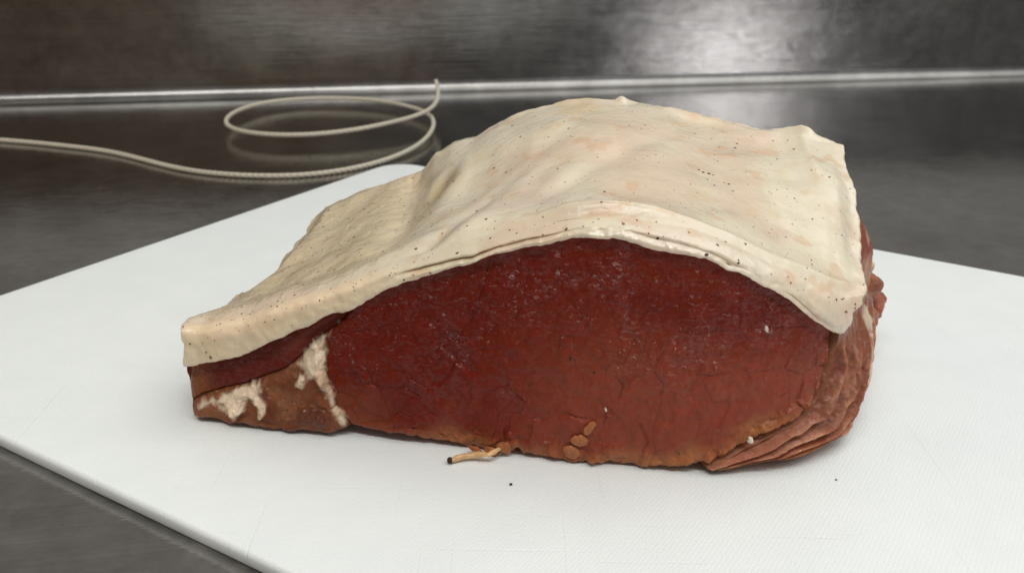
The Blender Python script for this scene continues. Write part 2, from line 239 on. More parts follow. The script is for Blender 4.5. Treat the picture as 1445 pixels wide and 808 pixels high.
def meat_material():
    m, nt, p = new_mat('raw_lean_meat')
    L = nt.links.new
    at = N(nt, 'ShaderNodeAttribute', attribute_name='tint')
    v = coords(nt)
    n1 = N(nt, 'ShaderNodeTexNoise', Scale=440.0, Detail=4.0, Roughness=.65)
    L(coords(nt, (1, 1, .55), (0, .12, 0)), n1.inputs['Vector'])
    mot = ramp(nt, n1.outputs['Fac'], [(.3, (.72, .68, .66)), (.5, (1, 1, 1)), (.72, (1.2, 1.2, 1.2))])
    mix = N(nt, 'ShaderNodeMix', data_type='RGBA', blend_type='MULTIPLY')
    mix.inputs['Factor'].default_value = .6
    L(at.outputs['Color'], mix.inputs['A'])
    L(mot, mix.inputs['B'])
    L(mix.outputs['Result'], p.inputs['Base Color'])
    # fine moist grain, stronger where the attribute's alpha says so
    va = coords(nt, (1, 1, 1.5))
    b1 = N(nt, 'ShaderNodeTexNoise', Scale=1300.0, Detail=2.0, Roughness=.5)
    L(va, b1.inputs['Vector'])
    b2 = N(nt, 'ShaderNodeTexNoise', Scale=430.0, Detail=3.0, Roughness=.55, Distortion=.6)
    L(v, b2.inputs['Vector'])
    bp1 = N(nt, 'ShaderNodeBump', Distance=.0011)
    L(b1.outputs['Fac'], bp1.inputs['Height'])
    L(math_n(nt, 'MULTIPLY', at.outputs['Alpha'], .30), bp1.inputs['Strength'])
    bp2 = N(nt, 'ShaderNodeBump', Distance=.0016, Strength=.16)
    L(b2.outputs['Fac'], bp2.inputs['Height'])
    L(bp1.outputs['Normal'], bp2.inputs['Normal'])
    L(bp2.outputs['Normal'], p.inputs['Normal'])
    L(ramp(nt, b2.outputs['Fac'], [(.3, (.26,) * 3), (.7, (.44,) * 3)]), p.inputs['Roughness'])
    wn = N(nt, 'ShaderNodeTexNoise', Scale=300.0, Detail=2.0)
    L(v, wn.inputs['Vector'])
    wv = N(nt, 'ShaderNodeVectorMath', operation='MULTIPLY_ADD')
    L(wn.outputs['Color'], wv.inputs[0])
    wv.inputs[1].default_value = (.0016,) * 3
    L(coords(nt, (.75, 1, 1.25), (0, .6, 0)), wv.inputs[2])
    c1 = N(nt, 'ShaderNodeTexVoronoi', Scale=1200.0, Randomness=1.0)
    L(wv.outputs['Vector'], c1.inputs['Vector'])
    tv = N(nt, 'ShaderNodeVectorMath', operation='SUBTRACT')
    L(c1.outputs['Color'], tv.inputs[0])
    tv.inputs[1].default_value = (.5, .5, .30)
    ts = N(nt, 'ShaderNodeVectorMath', operation='SCALE')
    L(tv.outputs['Vector'], ts.inputs[0])
    L(math_n(nt, 'MULTIPLY_ADD', at.outputs['Alpha'], 1.0, .36), ts.inputs['Scale'])
    ta = N(nt, 'ShaderNodeVectorMath', operation='ADD')
    L(bp2.outputs['Normal'], ta.inputs[0])
    L(ts.outputs['Vector'], ta.inputs[1])
    tn = N(nt, 'ShaderNodeVectorMath', operation='NORMALIZE')
    L(ta.outputs['Vector'], tn.inputs[0])
    L(tn.outputs['Vector'], p.inputs['Coat Normal'])
    pt = N(nt, 'ShaderNodeTexNoise', Scale=75.0, Detail=3.0, Roughness=.6)
    L(v, pt.inputs['Vector'])
    wet = ramp(nt, pt.outputs['Fac'], [(.41, (.38,) * 3), (.68, (1,) * 3)])
    L(math_n(nt, 'MULTIPLY', wet, math_n(nt, 'MULTIPLY_ADD', at.outputs['Alpha'], .36, .34)), p.inputs['Coat Weight'])
    p.inputs['Coat Roughness'].default_value = .09
    p.inputs['Coat IOR'].default_value = 1.42
    p.inputs['Subsurface Weight'].default_value = .2
    p.inputs['Subsurface Radius'].default_value = (1, .35, .2)
    p.inputs['Subsurface Scale'].default_value = .003
    p.inputs['Specular IOR Level'].default_value = .10
    return m

def fat_material():
    m, nt, p = new_mat('pale_fat_rind')
    L = nt.links.new
    at = N(nt, 'ShaderNodeAttribute', attribute_name='tint')
    v = coords(nt)
    n1 = N(nt, 'ShaderNodeTexNoise', Scale=75.0, Detail=5.0, Roughness=.6, Distortion=.4)
    L(v, n1.inputs['Vector'])
    mot = ramp(nt, n1.outputs['Fac'], [(.3, (.93, .89, .83)), (.5, (1, 1, 1)), (.7, (1.04, 1.03, 1.02))])
    mix = N(nt, 'ShaderNodeMix', data_type='RGBA', blend_type='MULTIPLY')
    mix.inputs['Factor'].default_value = .75
    L(at.outputs['Color'], mix.inputs['A'])
    L(mot, mix.inputs['B'])
    # tiny pores
    vo = N(nt, 'ShaderNodeTexVoronoi', Scale=520.0, Randomness=1.0)
    L(v, vo.inputs['Vector'])
    n2 = N(nt, 'ShaderNodeTexNoise', Scale=60.0, Detail=2.0)
    L(v, n2.inputs['Vector'])
    thr = math_n(nt, 'MULTIPLY_ADD', n2.outputs['Fac'], .5, -.19)
    dot = math_n(nt, 'LESS_THAN', vo.outputs['Distance'], thr)
    pick = math_n(nt, 'GREATER_THAN', vo.outputs['Color'], .62)
    mk = math_n(nt, 'MULTIPLY', math_n(nt, 'MULTIPLY', dot, pick), math_n(nt, 'MULTIPLY', at.outputs['Alpha'], .5))
    mx2 = N(nt, 'ShaderNodeMix', data_type='RGBA')
    L(mk, mx2.inputs['Factor'])
    L(mix.outputs['Result'], mx2.inputs['A'])
    mx2.inputs['B'].default_value = (.34, .20, .11, 1)
    L(mx2.outputs['Result'], p.inputs['Base Color'])
    b1 = N(nt, 'ShaderNodeTexNoise', Scale=520.0, Detail=4.0, Roughness=.6)
    L(v, b1.inputs['Vector'])
    b2 = N(nt, 'ShaderNodeTexNoise', Scale=150.0, Detail=3.0, Roughness=.55)
    L(v, b2.inputs['Vector'])
    bp1 = N(nt, 'ShaderNodeBump', Distance=.0010)
    L(math_n(nt, 'MULTIPLY_ADD', at.outputs['Alpha'], .34, .01), bp1.inputs['Strength'])
    L(b1.outputs['Fac'], bp1.inputs['Height'])
    bp2 = N(nt, 'ShaderNodeBump', Distance=.003, Strength=.07)
    L(b2.outputs['Fac'], bp2.inputs['Height'])
    L(bp1.outputs['Normal'], bp2.inputs['Normal'])
    L(bp2.outputs['Normal'], p.inputs['Normal'])
    L(ramp(nt, b2.outputs['Fac'], [(.3, (.36,) * 3), (.7, (.55,) * 3)]), p.inputs['Roughness'])
    c1 = N(nt, 'ShaderNodeTexNoise', Scale=340.0, Detail=4.0, Roughness=.6)
    L(v, c1.inputs['Vector'])
    cb = N(nt, 'ShaderNodeBump', Distance=.0022, Strength=.22)
    L(c1.outputs['Fac'], cb.inputs['Height'])
    L(cb.outputs['Normal'], p.inputs['Coat Normal'])
    p.inputs['Coat Weight'].default_value = 1.0
    p.inputs['Coat Roughness'].default_value = .13
    p.inputs['Subsurface Weight'].default_value = .25
    p.inputs['Subsurface Radius'].default_value = (1, .6, .35)
    p.inputs['Subsurface Scale'].default_value = .003
    p.inputs['Specular IOR Level'].default_value = .4
    return m

def plain(name, rgb, rough=.4, sss=0, noise_amt=.25, scale=600.0, spec=.45):
    m, nt, p = new_mat(name)
    L = nt.links.new
    v = coords(nt)
    n1 = N(nt, 'ShaderNodeTexNoise', Scale=scale, Detail=3.0)
    L(v, n1.inputs['Vector'])
    lo = tuple(c * (1 - noise_amt) for c in rgb)
    hi = tuple(min(1, c * (1 + noise_amt)) for c in rgb)
    L(ramp(nt, n1.outputs['Fac'], [(.3, lo), (.7, hi)]), p.inputs['Base Color'])
    bp = N(nt, 'ShaderNodeBump', Distance=.0005, Strength=.4)
    L(n1.outputs['Fac'], bp.inputs['Height'])
    L(bp.outputs['Normal'], p.inputs['Normal'])
    p.inputs['Roughness'].default_value = rough
    p.inputs['Specular IOR Level'].default_value = spec
    if sss:
        p.inputs['Subsurface Weight'].default_value = sss
        p.inputs['Subsurface Radius'].default_value = (1, .5, .3)
        p.inputs['Subsurface Scale'].default_value = .003
    return m

def steel_material(name, rough, stretch, scuff, gain=1.0):
    m, nt, p = new_mat(name)
    L = nt.links.new
    p.inputs['Metallic'].default_value = 1
    v = coords(nt)
    big = N(nt, 'ShaderNodeTexNoise', Scale=9.0, Detail=6.0, Roughness=.62)
    L(v, big.inputs['Vector'])
    sm = N(nt, 'ShaderNodeTexNoise', Scale=38.0, Detail=6.0, Roughness=.7, Distortion=.5)
    L(v, sm.inputs['Vector'])
    f = math_n(nt, 'ADD', math_n(nt, 'MULTIPLY', big.outputs['Fac'], .5), math_n(nt, 'MULTIPLY', sm.outputs['Fac'], .5))
    st_ = N(nt, 'ShaderNodeTexNoise', Scale=1.0, Detail=4.0, Roughness=.7)
    L(coords(nt, (7, 420, 420) if stretch[0] > 20 else (7, 7, 520)), st_.inputs['Vector'])
    sc = N(nt, 'ShaderNodeTexNoise', Scale=95.0, Detail=8.0, Roughness=.75, Distortion=.8)
    L(v, sc.inputs['Vector'])
    f = math_n(nt, 'ADD', math_n(nt, 'MULTIPLY', f, .62), math_n(nt, 'ADD', math_n(nt, 'MULTIPLY', st_.outputs['Fac'], .17), math_n(nt, 'MULTIPLY', sc.outputs['Fac'], .21)))
    L(ramp(nt, f, [(.40, (.28 * gain, .27 * gain, .258 * gain)), (.58, (.48 * gain, .47 * gain, .452 * gain))]), p.inputs['Base Color'])
    L(ramp(nt, f, [(.33, (rough,) * 3), (.66, (rough + scuff,) * 3)]), p.inputs['Roughness'])
    vb = coords(nt, stretch)
    br = N(nt, 'ShaderNodeTexNoise', Scale=1.0, Detail=3.0, Roughness=.6)
    L(vb, br.inputs['Vector'])
    bp = N(nt, 'ShaderNodeBump', Distance=.0004, Strength=.16)
    L(br.outputs['Fac'], bp.inputs['Height'])
    bp2 = N(nt, 'ShaderNodeBump', Distance=.003, Strength=.06)
    L(big.outputs['Fac'], bp2.inputs['Height'])
    L(bp.outputs['Normal'], bp2.inputs['Normal'])
    L(bp2.outputs['Normal'], p.inputs['Normal'])
    return m

def board_material():
    m, nt, p = new_mat('white_plastic')
    L = nt.links.new
    a = math.atan2(D['board'][1][1] - D['board'][0][1], D['board'][1][0] - D['board'][0][0])
    v = coords(nt, (1, 1, 1), (0, 0, -a))
    sx = N(nt, 'ShaderNodeSeparateXYZ')
    L(v, sx.inputs[0])
    vo = N(nt, 'ShaderNodeTexVoronoi', Scale=900.0, Randomness=.28)
    vo.voronoi_dimensions = '2D'
    L(v, vo.inputs['Vector'])
    h = math_n(nt, 'SUBTRACT', 1.0, vo.outputs['Distance'])
    nz = N(nt, 'ShaderNodeTexNoise', Scale=55.0, Detail=4.0)
    L(v, nz.inputs['Vector'])
    bp = N(nt, 'ShaderNodeBump', Distance=.00026, Strength=.42)
    L(h, bp.inputs['Height'])
    bp2 = N(nt, 'ShaderNodeBump', Distance=.0006, Strength=.05)
    L(nz.outputs['Fac'], bp2.inputs['Height'])
    L(bp.outputs['Normal'], bp2.inputs['Normal'])
    sc = N(nt, 'ShaderNodeTexNoise', Scale=1.0, Detail=1.0, Distortion=.15)
    L(coords(nt, (14, 900, 1), (0, 0, .9)), sc.inputs['Vector'])
    sc2 = N(nt, 'ShaderNodeTexNoise', Scale=1.0, Detail=1.0, Distortion=.15)
    L(coords(nt, (700, 11, 1), (0, 0, .5)), sc2.inputs['Vector'])
    cut = math_n(nt, 'MAXIMUM', ramp(nt, sc.outputs['Fac'], [(.70, (0,) * 3), (.76, (1,) * 3)]), ramp(nt, sc2.outputs['Fac'], [(.71, (0,) * 3), (.77, (1,) * 3)]))
    bp3 = N(nt, 'ShaderNodeBump', Distance=.00025, Strength=.35, invert=True)
    L(cut, bp3.inputs['Height'])
    L(bp2.outputs['Normal'], bp3.inputs['Normal'])
    L(bp3.outputs['Normal'], p.inputs['Normal'])
    L(ramp(nt, nz.outputs['Fac'], [(.3, (.775, .82, .815)), (.7, (.805, .85, .845))]), p.inputs['Base Color'])
    p.inputs['Roughness'].default_value = .42
    p.inputs['Subsurface Weight'].default_value = .12
    p.inputs['Subsurface Radius'].default_value = (1, 1, 1)
    p.inputs['Subsurface Scale'].default_value = .002
    return m

MEAT, FAT = meat_material(), fat_material()
STEEL = steel_material('scuffed_steel', .045, (60, 900, 60), .10)
STEEL_WALL = steel_material('brushed_steel', .11, (14, 14, 1500), .09)
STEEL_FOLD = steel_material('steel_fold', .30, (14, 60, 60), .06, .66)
BOARD = board_material()
CORD = plain('pale_waxed_strand', (.53, .49, .40), .33, 0, .12, 900.0)
SPECK = plain('dark_pepper', (.05, .022, .011), .6, 0, .5, 2000.0, .2)
RUST = plain('brown_pepper', (.22, .085, .034), .6, 0, .4, 2000.0, .2)
RICE = plain('white_fat_crumb', (.62, .55, .45), .3, .2, .2, 900.0)
NODULE = plain('amber_fat_nodule', (.42, .16, .055), .22, .3, .25, 500.0)
TILE = plain('pale_wall_paint', (.33, .325, .315), .5, 0, .04, 20.0)

# ------------------------------------------------------------------ steel bench with its splashback
bench = thing('steel_workbench', 'scratched grey stainless steel workbench with a low upstand along its back', 'workbench', (D['wall'][0][0], D['wall'][0][1], -T))
wa = R(D['wall'][1])
bench.rotation_euler[2] = wa
def sheet(name, prof, x0, x1, nx, mat, parent):
    xs = np.linspace(x0, x1, nx)
    P = np.array([[[x, y, z] for x in xs] for (y, z) in prof])
    f = grid_faces(len(prof), nx)
    return mesh_obj(name, P.reshape(-1, 3), f, mat, parent)
rc = .0085
H = .095
sheet('worktop', [(-2.0, -.05), (-1.999, -.004), (-1.996, 0)] + [(y, 0) for y in np.linspace(-1.9, -rc, 30)], -1.8, 1.8, 40, STEEL, bench)
sheet('fold', [(-rc + rc * math.sin(a), rc - rc * math.cos(a)) for a in np.linspace(0, math.pi / 2, 14)], -1.8, 1.8, 20, STEEL_FOLD, bench)
sheet('splashback', [(0, z) for z in np.linspace(rc, H, 6)], -1.8, 1.8, 20, STEEL_WALL, bench)
sheet('top_lip', [(.006 - .006 * math.cos(a), H + .006 * math.sin(a)) for a in np.linspace(0, math.pi / 2, 8)] + [(.03, H + .006), (.03, H - .02)], -1.8, 1.8, 20, STEEL_WALL, bench)

wallb = bmesh.new()
bmesh.ops.create_cube(wallb, size=1, matrix=Matrix.Translation((0, .09, .6)) @ Matrix.Diagonal((3.6, .1, 1.8, 1)))
wo = bm_obj('wall', wallb, TILE, None, False)
wo.location = bench.location
wo.rotation_euler[2] = wa
wo['kind'] = 'structure'
BROWN = plain('panel_brown', (.23, .175, .13), .6, 0, .25, 6.0)
rb_ = bmesh.new()
bmesh.ops.create_cube(rb_, size=1, matrix=Matrix.Translation((-.55, -1.75, .45)) @ Matrix.Diagonal((2.1, .1, 2.6, 1)))
ro_ = bm_obj('unseen_brown_panel', rb_, BROWN, None, False)  # unseen panel added behind the camera to turn the steel's reflections brown
ro_['kind'] = 'structure'

# ------------------------------------------------------------------ cutting board
A, B, C_, D_ = [Vector(q) for q in D['board']]
def rounded(pts, r, n=14):
    out = []
    for k in range(4):
        p, a, b = pts[k], pts[k - 1], pts[(k + 1) % 4]
        u, w = (a - p).normalized(), (b - p).normalized()
        c = p + (u + w) * r
        s = math.atan2(-w.y, -w.x)
        for j in range(n + 1):
            t = j / n * math.pi / 2
            out.append(c - w * r * math.cos(t) - u * r * math.sin(t))
    return out
ctr = (A + B + C_ + D_) / 4
ring = rounded([A, B, C_, D_], .018)
nr = len(ring)
rr = .0016
prof = [(0, -T + .0004), (.0003, -T)] 
levels = [(.0006, -T + .0002), (.0001, -T + .0007)] + [(rr - rr * math.cos(a), -rr + rr * math.sin(a)) for a in np.linspace(0, math.pi / 2, 8)]
bv, bf = [], []
cen = [Vector((q.x, q.y)) for q in ring]
nor = []
for k in range(nr):
    t = (cen[(k + 1) % nr] - cen[k - 1]).normalized()
    nn = Vector((t.y, -t.x))
    if nn.dot(ctr - cen[k]) < 0:
        nn = -nn
    nor.append(nn)
bm = bmesh.new()
loops = []
for ins, z in levels:
    loops.append([bm.verts.new((cen[k].x + nor[k].x * ins, cen[k].y + nor[k].y * ins, z)) for k in range(nr)])
for a, b in zip(loops[:-1], loops[1:]):
    for k in range(nr):
        bm.faces.new((a[k], a[(k + 1) % nr], b[(k + 1) % nr], b[k]))
bm.faces.new(loops[-1])
bm.faces.new(loops[0][::-1])
board = bm_obj('cutting_board', bm, BOARD)
board['label'] = 'white textured plastic cutting board with rounded corners lying on the steel workbench'
board['category'] = 'cutting board'

# ------------------------------------------------------------------ the joint of meat
joint = thing('bacon_joint', 'raw cured pork loin joint with a thick cream fat cap on the white board', 'meat', (0, .27, 0))
OFF = np.array([0, .27, 0])

# --- shared skeleton of the fat cap (metres)
rl, rh, bt, le, re_ = [np.array(D[k]) for k in ('rim_low', 'rim_high', 'back_top', 'left_edge', 'right_edge')]
def xkey(P):
    x = np.maximum.accumulate(P[:, 0] + np.arange(len(P)) * 1e-7)
    return (x - x[0]) / (x[-1] - x[0])
def akey(P):
    s = np.r_[0, np.cumsum(np.linalg.norm(np.diff(P, axis=0), axis=1))]
    return s / s[-1]
def coons(u, v):
    nu, nv = len(u), len(v)
    sm = max(1, nu // 130)
    Fu = curve_at(rh, xkey(rh), u, sm)
    tb = np.interp(u, [0, .30, 1], [0, .212, 1])
    Bu = curve_at(bt, xkey(bt), tb, max(1, nu // 260))
    def edge(P):
        k = (P[:, 1] - P[0, 1]) / (P[-1, 1] - P[0, 1])
        return curve_at(P, k, v, max(1, nv // 60))
    Lv, Rv = edge(le), edge(re_)
    Lv[0], Rv[0] = Fu[0], Fu[-1]
    U, V = u[None, :, None], v[:, None, None]
    X = (1 - V) * Fu[None] + V * Bu[None] + (1 - U) * Lv[:, None] + U * Rv[:, None]
    X = X - ((1 - U) * (1 - V) * Fu[0] + U * (1 - V) * Fu[-1] + (1 - U) * V * Bu[0] + U * V * Bu[-1])
    return X, Fu, Bu

nu, nv, nrim = 620, 250, 70
u = np.linspace(0, 1, nu)
v = np.linspace(0, 1, nv)
X, Fu, Bu = coons(u, v)
Lo = curve_at(rl, xkey(rl), u, 3)
Lo[:, 2] += .0005 * fbm(np.stack([Lo[:, 0], Lo[:, 0] * 0, Lo[:, 0] * 0], 1), 170, 91, 4)
w = np.linspace(0, 1, nrim)
Rm = (1 - w)[:, None, None] * Lo[None] + w[:, None, None] * Fu[None]
hgt = np.linalg.norm(Fu - Lo, axis=1)
Ur = np.broadcast_to(u, Rm.shape[:2])
Wr = np.broadcast_to(w[:, None], Rm.shape[:2])
tail = 1 - sstep(.26, .36, Ur)
Rm[..., 1] -= np.sin(np.pi * Wr ** .8) * .10 * hgt[None] + .0006
# folded double layer along the lower rim of the eye
cr_w = .40 * (1 - .85 * sstep(.72, .95, Ur)) + .06 * np.sin(Ur * 23) + .05 * noise(np.stack([Ur * 9, Ur * 0, Ur * 0], -1), 1, 3)
on = sstep(.33, .38, Ur) * (1 - sstep(.95, .985, Ur)) * (.35 + .65 * np.maximum(1 - sstep(.52, .6, Ur), sstep(.72, .8, Ur)))
on = on * sstep(-.75, .1, noise(np.stack([Ur * 14, Ur * 0 + 2, Wr * 0], -1), 1, 8))
# underside return
und = np.stack([Lo + np.array([0, .007, .0022]), Lo + np.array([0, .003, .0004]), Lo + np.array([0, .0009, -.0003])], 0)
G = np.concatenate([und[:2], Rm[:], X[1:]], 0)
keep0 = G[:4].copy()
G3 = smooth1(smooth1(G, 24, 0, 2), 6, 1, 1)
G2 = smooth1(G, 8, 0, 2)
i0 = 2 + nrim
wgt = np.exp(-((np.arange(len(G)) - i0) / 30.0) ** 2)[:, None, None]
rimw = (.25 + .75 * np.broadcast_to(np.maximum(tail[0], .3), (nu,)))[None, :, None]
G = G * (1 - wgt * rimw) + G2 * wgt * rimw
w3 = np.exp(-((np.arange(len(G)) - i0) / 44.0) ** 2)[:, None, None] * (np.clip(1 - sstep(.66, .86, u) * .7, 0, 1) * sstep(0, .03, u))[None, :, None]
w3 = w3 * sstep(5, 40, np.arange(len(G)))[:, None, None]
G = G * (1 - w3) + G3 * w3
G[:4] = keep0
on = on * (1 - .55 * sstep(.68, .8, Ur))
rs = slice(2, 2 + nrim)
G[rs, :, 1] += on * .0008 * np.exp(-((Wr - cr_w) / .05) ** 2)
G[rs, :, 1] -= on * .0005 * np.exp(-((Wr - cr_w + .2) / .12) ** 2)
G[rs, :, 1] -= on * .0007 * np.exp(-((Wr - cr_w - .22) / .14) ** 2)
rows = len(G)
V2 = np.zeros((rows, nu))
V2[i0 - 1:] = np.linspace(0, 1, rows - i0 + 1)[:, None]
U2 = np.broadcast_to(u, (rows, nu))
top = sstep(0, .06, V2) * (1 - sstep(.93, 1, V2)) * sstep(0, .04, U2) * (1 - sstep(.96, 1, U2))
dz = np.zeros((rows, nu))
dz += top * .0022 * np.sin(np.pi * V2)
uc = .315 - .02 * V2
dz -= top * .0036 * np.exp(-((U2 - uc) / .045) ** 2) * sstep(.08, .4, V2) * (1 - .4 * sstep(.75, 1, V2))
dz -= top * .0030 * np.exp(-((U2 - .345 - .10 * (V2 - .62)) / .018) ** 2 - ((V2 - .62) / .10) ** 2)
dz += top * .0016 * np.exp(-((U2 - .60 + .08 * V2) / .10) ** 2) * (1 - V2)
dz -= top * .0016 * np.exp(-((U2 - .74 - .06 * V2) / .06) ** 2) * sstep(.05, .3, V2)
dz += top * .0014 * np.exp(-((U2 - .42 - .16 * V2) / .035) ** 2) * (1 - V2)
dz -= top * .0013 * np.exp(-((U2 - .37 - .26 * V2) / .022) ** 2) * (1 - V2)
dz -= top * .0010 * np.exp(-((U2 - .47 - .34 * V2) / .025) ** 2) * sstep(.1, .3, V2) * (1 - sstep(.6, 1, V2))
dz += top * .0012 * np.exp(-((V2 - .05) / .03) ** 2) * sstep(.5, .6, U2)
Q = G.copy()
Q[..., 1] *= .6
mask_e = np.clip(sstep(-.01, .10, V2) * .5 + .5, 0, 1) * sstep(0, .1, np.clip(np.arange(rows)[:, None] / nrim, 0, 1)) * (1 - sstep(.95, 1, V2)) * sstep(0, .04, U2) * (1 - sstep(.97, 1, U2))
ph = np.stack([G[..., 0] + .1 * G[..., 1], (G[..., 1] - .25 * G[..., 0]) * 1.15, G[..., 2]], -1)
dz += mask_e * (.0015 * fbm(ph, 34, 5, 2) + .00035 * np.abs(noise(G, 75, 23)) + .00012 * noise(G, 150, 24) + .00014 * fbm(G, 210, 9, 3) * (.12 + 1.5 * (1 - sstep(.25, .4, U2))) + .00010 * noise(ph, 90, 21))
# ragged edges
edge_n = fbm(G, 160, 31, 3)
G[..., 2] += dz
rim_m = (V2 <= 0)
G[..., 1] += np.where(rim_m, .0005 * fbm(G, 130, 41, 3) + .00022 * fbm(G, 480, 43, 2) * (1 - sstep(.3, .55, np.concatenate([np.zeros((2, nu)), Wr, np.ones((rows - 2 - nrim, nu))], 0))), 0)
bk = sstep(.94, 1, V2)
G[..., 2] += bk * .0006 * edge_n
rt = sstep(.97, 1, U2)
G[..., 0] += rt * .0012 * edge_n
lf = 1 - sstep(0, .03, U2)
G[..., 0] += lf * .0010 * edge_n
# two raised nubs on the far edge
for ub, am in ((.655, .0016), (.955, .0012)):
    G[..., 2] += am * np.exp(-((U2 - ub) / .010) ** 2 - ((V2 - .985) / .02) ** 2)
# skirts: back, left and right thickness
down = np.array([0, 0, -1.0])
backs = [G[-1] + np.array([0, .0012, -.0012]), G[-1] + np.array([0, .0016, -.005]), G[-1] + np.array([0, -.001, -.009])]
G = np.concatenate([G, np.stack(backs, 0)], 0)
rgt = [G[:, -1] + np.array([.0004, 0, -.0009]), G[:, -1] + np.array([.0001, 0, -.003]), G[:, -1] + np.array([-.004, 0, -.0045])]
lft = [G[:, 0] + np.array([-.0008, .001, -.0015]), G[:, 0] + np.array([-.0004, .001, -.006]), G[:, 0] + np.array([.004, .001, -.010])]
zmin = Lo[:, 2].min()
rimrow = (np.arange(len(G)) < i0)
for s in rgt[:] + lft[:]:
    s[rimrow, 2] = G[rimrow, -1 if s is rgt[0] or s is rgt[1] or s is rgt[2] else 0, 2]
    s[rimrow, 1] += .0015
G = np.concatenate([np.stack(lft[::-1], 1), G, np.stack(rgt, 1)], 1)
U3 = np.pad(U2, ((0, 3), (3, 3)), mode='edge')
V3 = np.pad(V2, ((0, 3), (3, 3)), mode='edge')
rimf = (V3 <= 0)
# colour of the fat
base = np.array([.73, .66, .50])
c = np.broadcast_to(base, G.shape).copy()
n1 = fbm(G, 30, 51, 4)
n2 = fbm(G, 85, 61, 4)
n3 = fbm(G, 48, 71, 4)
c = mixc(c, [.67, .51, .375], sstep(.0, .8, n1) * .7)
c = mixc(c, [.72, .655, .515], sstep(.0, .8, -n1) * .6)
c = mixc(c, [.64, .47, .25], sstep(.35, .95, n3) * .5)
c = mixc(c, [.60, .42, .33], sstep(.4, 1.0, n2) * .30)
n4 = fbm(G, 150, 83, 3)
c = mixc(c, [.64, .37, .18], sstep(.55, .95, n4) * .40)
c = mixc(c, [.70, .50, .40], sstep(.1, .7, noise(G, 26, 87)) * .45)
lt = (1 - sstep(.24, .40, U3)) * sstep(.0, .25, V3)
c = mixc(c, [.58, .465, .285], lt * .75)  # left slope yellower, with its shade put into the colour
st = np.exp(-((U3 - .350 - .10 * (V3 - .62)) / .026) ** 2 - ((V3 - .60) / .11) ** 2)
c = mixc(c, [.36, .25, .105], np.clip(st * 1.1, 0, .7))
# rim: creamier, browner in the fold
crw = np.pad(np.concatenate([np.zeros((2, nu)), cr_w, np.zeros((rows - 2 - nrim, nu))], 0), ((0, 3), (3, 3)), mode='edge')
onp = np.pad(np.concatenate([np.zeros((2, nu)), on, np.zeros((rows - 2 - nrim, nu))], 0), ((0, 3), (3, 3)), mode='edge')
Wp = np.pad(np.concatenate([np.zeros((2, nu)), Wr, np.ones((rows - 2 - nrim, nu))], 0), ((0, 3), (3, 3)), mode='edge')
c = mixc(c, [.47, .27, .13], onp * np.exp(-((Wp - crw) / .06) ** 2) * .75 * sstep(-.6, .5, n2))
c = mixc(c, [.78, .63, .43], rimf * (1 - sstep(.25, .4, U3)) * .9)
c = mixc(c, [.62, .43, .34], rimf * (1 - sstep(.0, .10, Wp)) * .55)
al = np.where(rimf, .5, 1.0) * (.06 + .66 * (1 - sstep(.26, .42, U3)))
colr = np.concatenate([c, al[..., None]], -1)
fat = mesh_obj('fat_cap', (G - OFF).reshape(-1, 3), grid_faces(*G.shape[:2]), FAT, joint, colr.reshape(-1, 4))

# --- cut lean face: one sheet of relief, split where muscle meets muscle
tp, bo = np.array(D['top']), np.array(D['bot'])
tp = tp[np.argsort(tp[:, 0])]
bo = bo[np.argsort(bo[:, 0])]
x0 = min(tp[0, 0], bo[0, 0]) + .0002
x1 = min(tp[-1, 0], bo[-1, 0]) - .0003
nx, nw = 760, 250
xs = np.linspace(x0, x1, nx)
zt = np.interp(xs, tp[:, 0], tp[:, 2]) + .0012
zb = np.maximum(np.interp(xs, bo[:, 0], bo[:, 2]), .0002)
zb = zb + np.maximum(0, fbm(np.stack([xs, xs * 0, xs * 0], 1), 150, 77, 3)) * .0006
ww = np.linspace(0, 1, nw)
Xg = np.broadcast_to(xs, (nw, nx)).copy()
Zg = zb[None] + ww[:, None] * (zt - zb)[None]
bx = .0006 * fbm(np.stack([Xg, Zg * 0, Zg], -1), 140, 81, 3)
bz = .0006 * fbm(np.stack([Xg, Zg * 0 + 3, Zg], -1), 140, 82, 3)
qx, qz = Xg + bx, Zg + bz
sd = {k: poly_sd(qx, qz, p) for k, p in D['zones'].items()}
P3 = np.stack([Xg, Zg * 0, Zg], -1)
nA, nB, nC = fbm(P3, 60, 1, 4), fbm(P3, 170, 2, 4), fbm(P3, 25, 3, 3)
m_strip = sstep(-.0003, .0003, sd['strip'])
m_tail = sstep(-.0003, .0003, sd['tail'])
sseam = np.maximum(np.maximum(sd['seam'], sd['seam2']), sd['seam3'])
sseam = sseam + .0007 * nB + .0006 * nA
m_seam = sstep(-.0008, .0008, sseam + .0006 * fbm(P3 * np.array([1.6, 1, .7]), 380, 33, 3))
m_eye = np.clip(1 - m_strip - m_tail, 0, 1)
# relief (positive = towards the viewer)
h = np.zeros_like(Xg)
rel = (Zg - zb) / np.maximum(zt - zb, 1e-5)
rfade = sstep(0, .02, x1 - Xg)
h += m_eye * rfade * (.0013 * np.sin(np.pi * np.clip(rel, 0, 1)) + .0006 * nC)
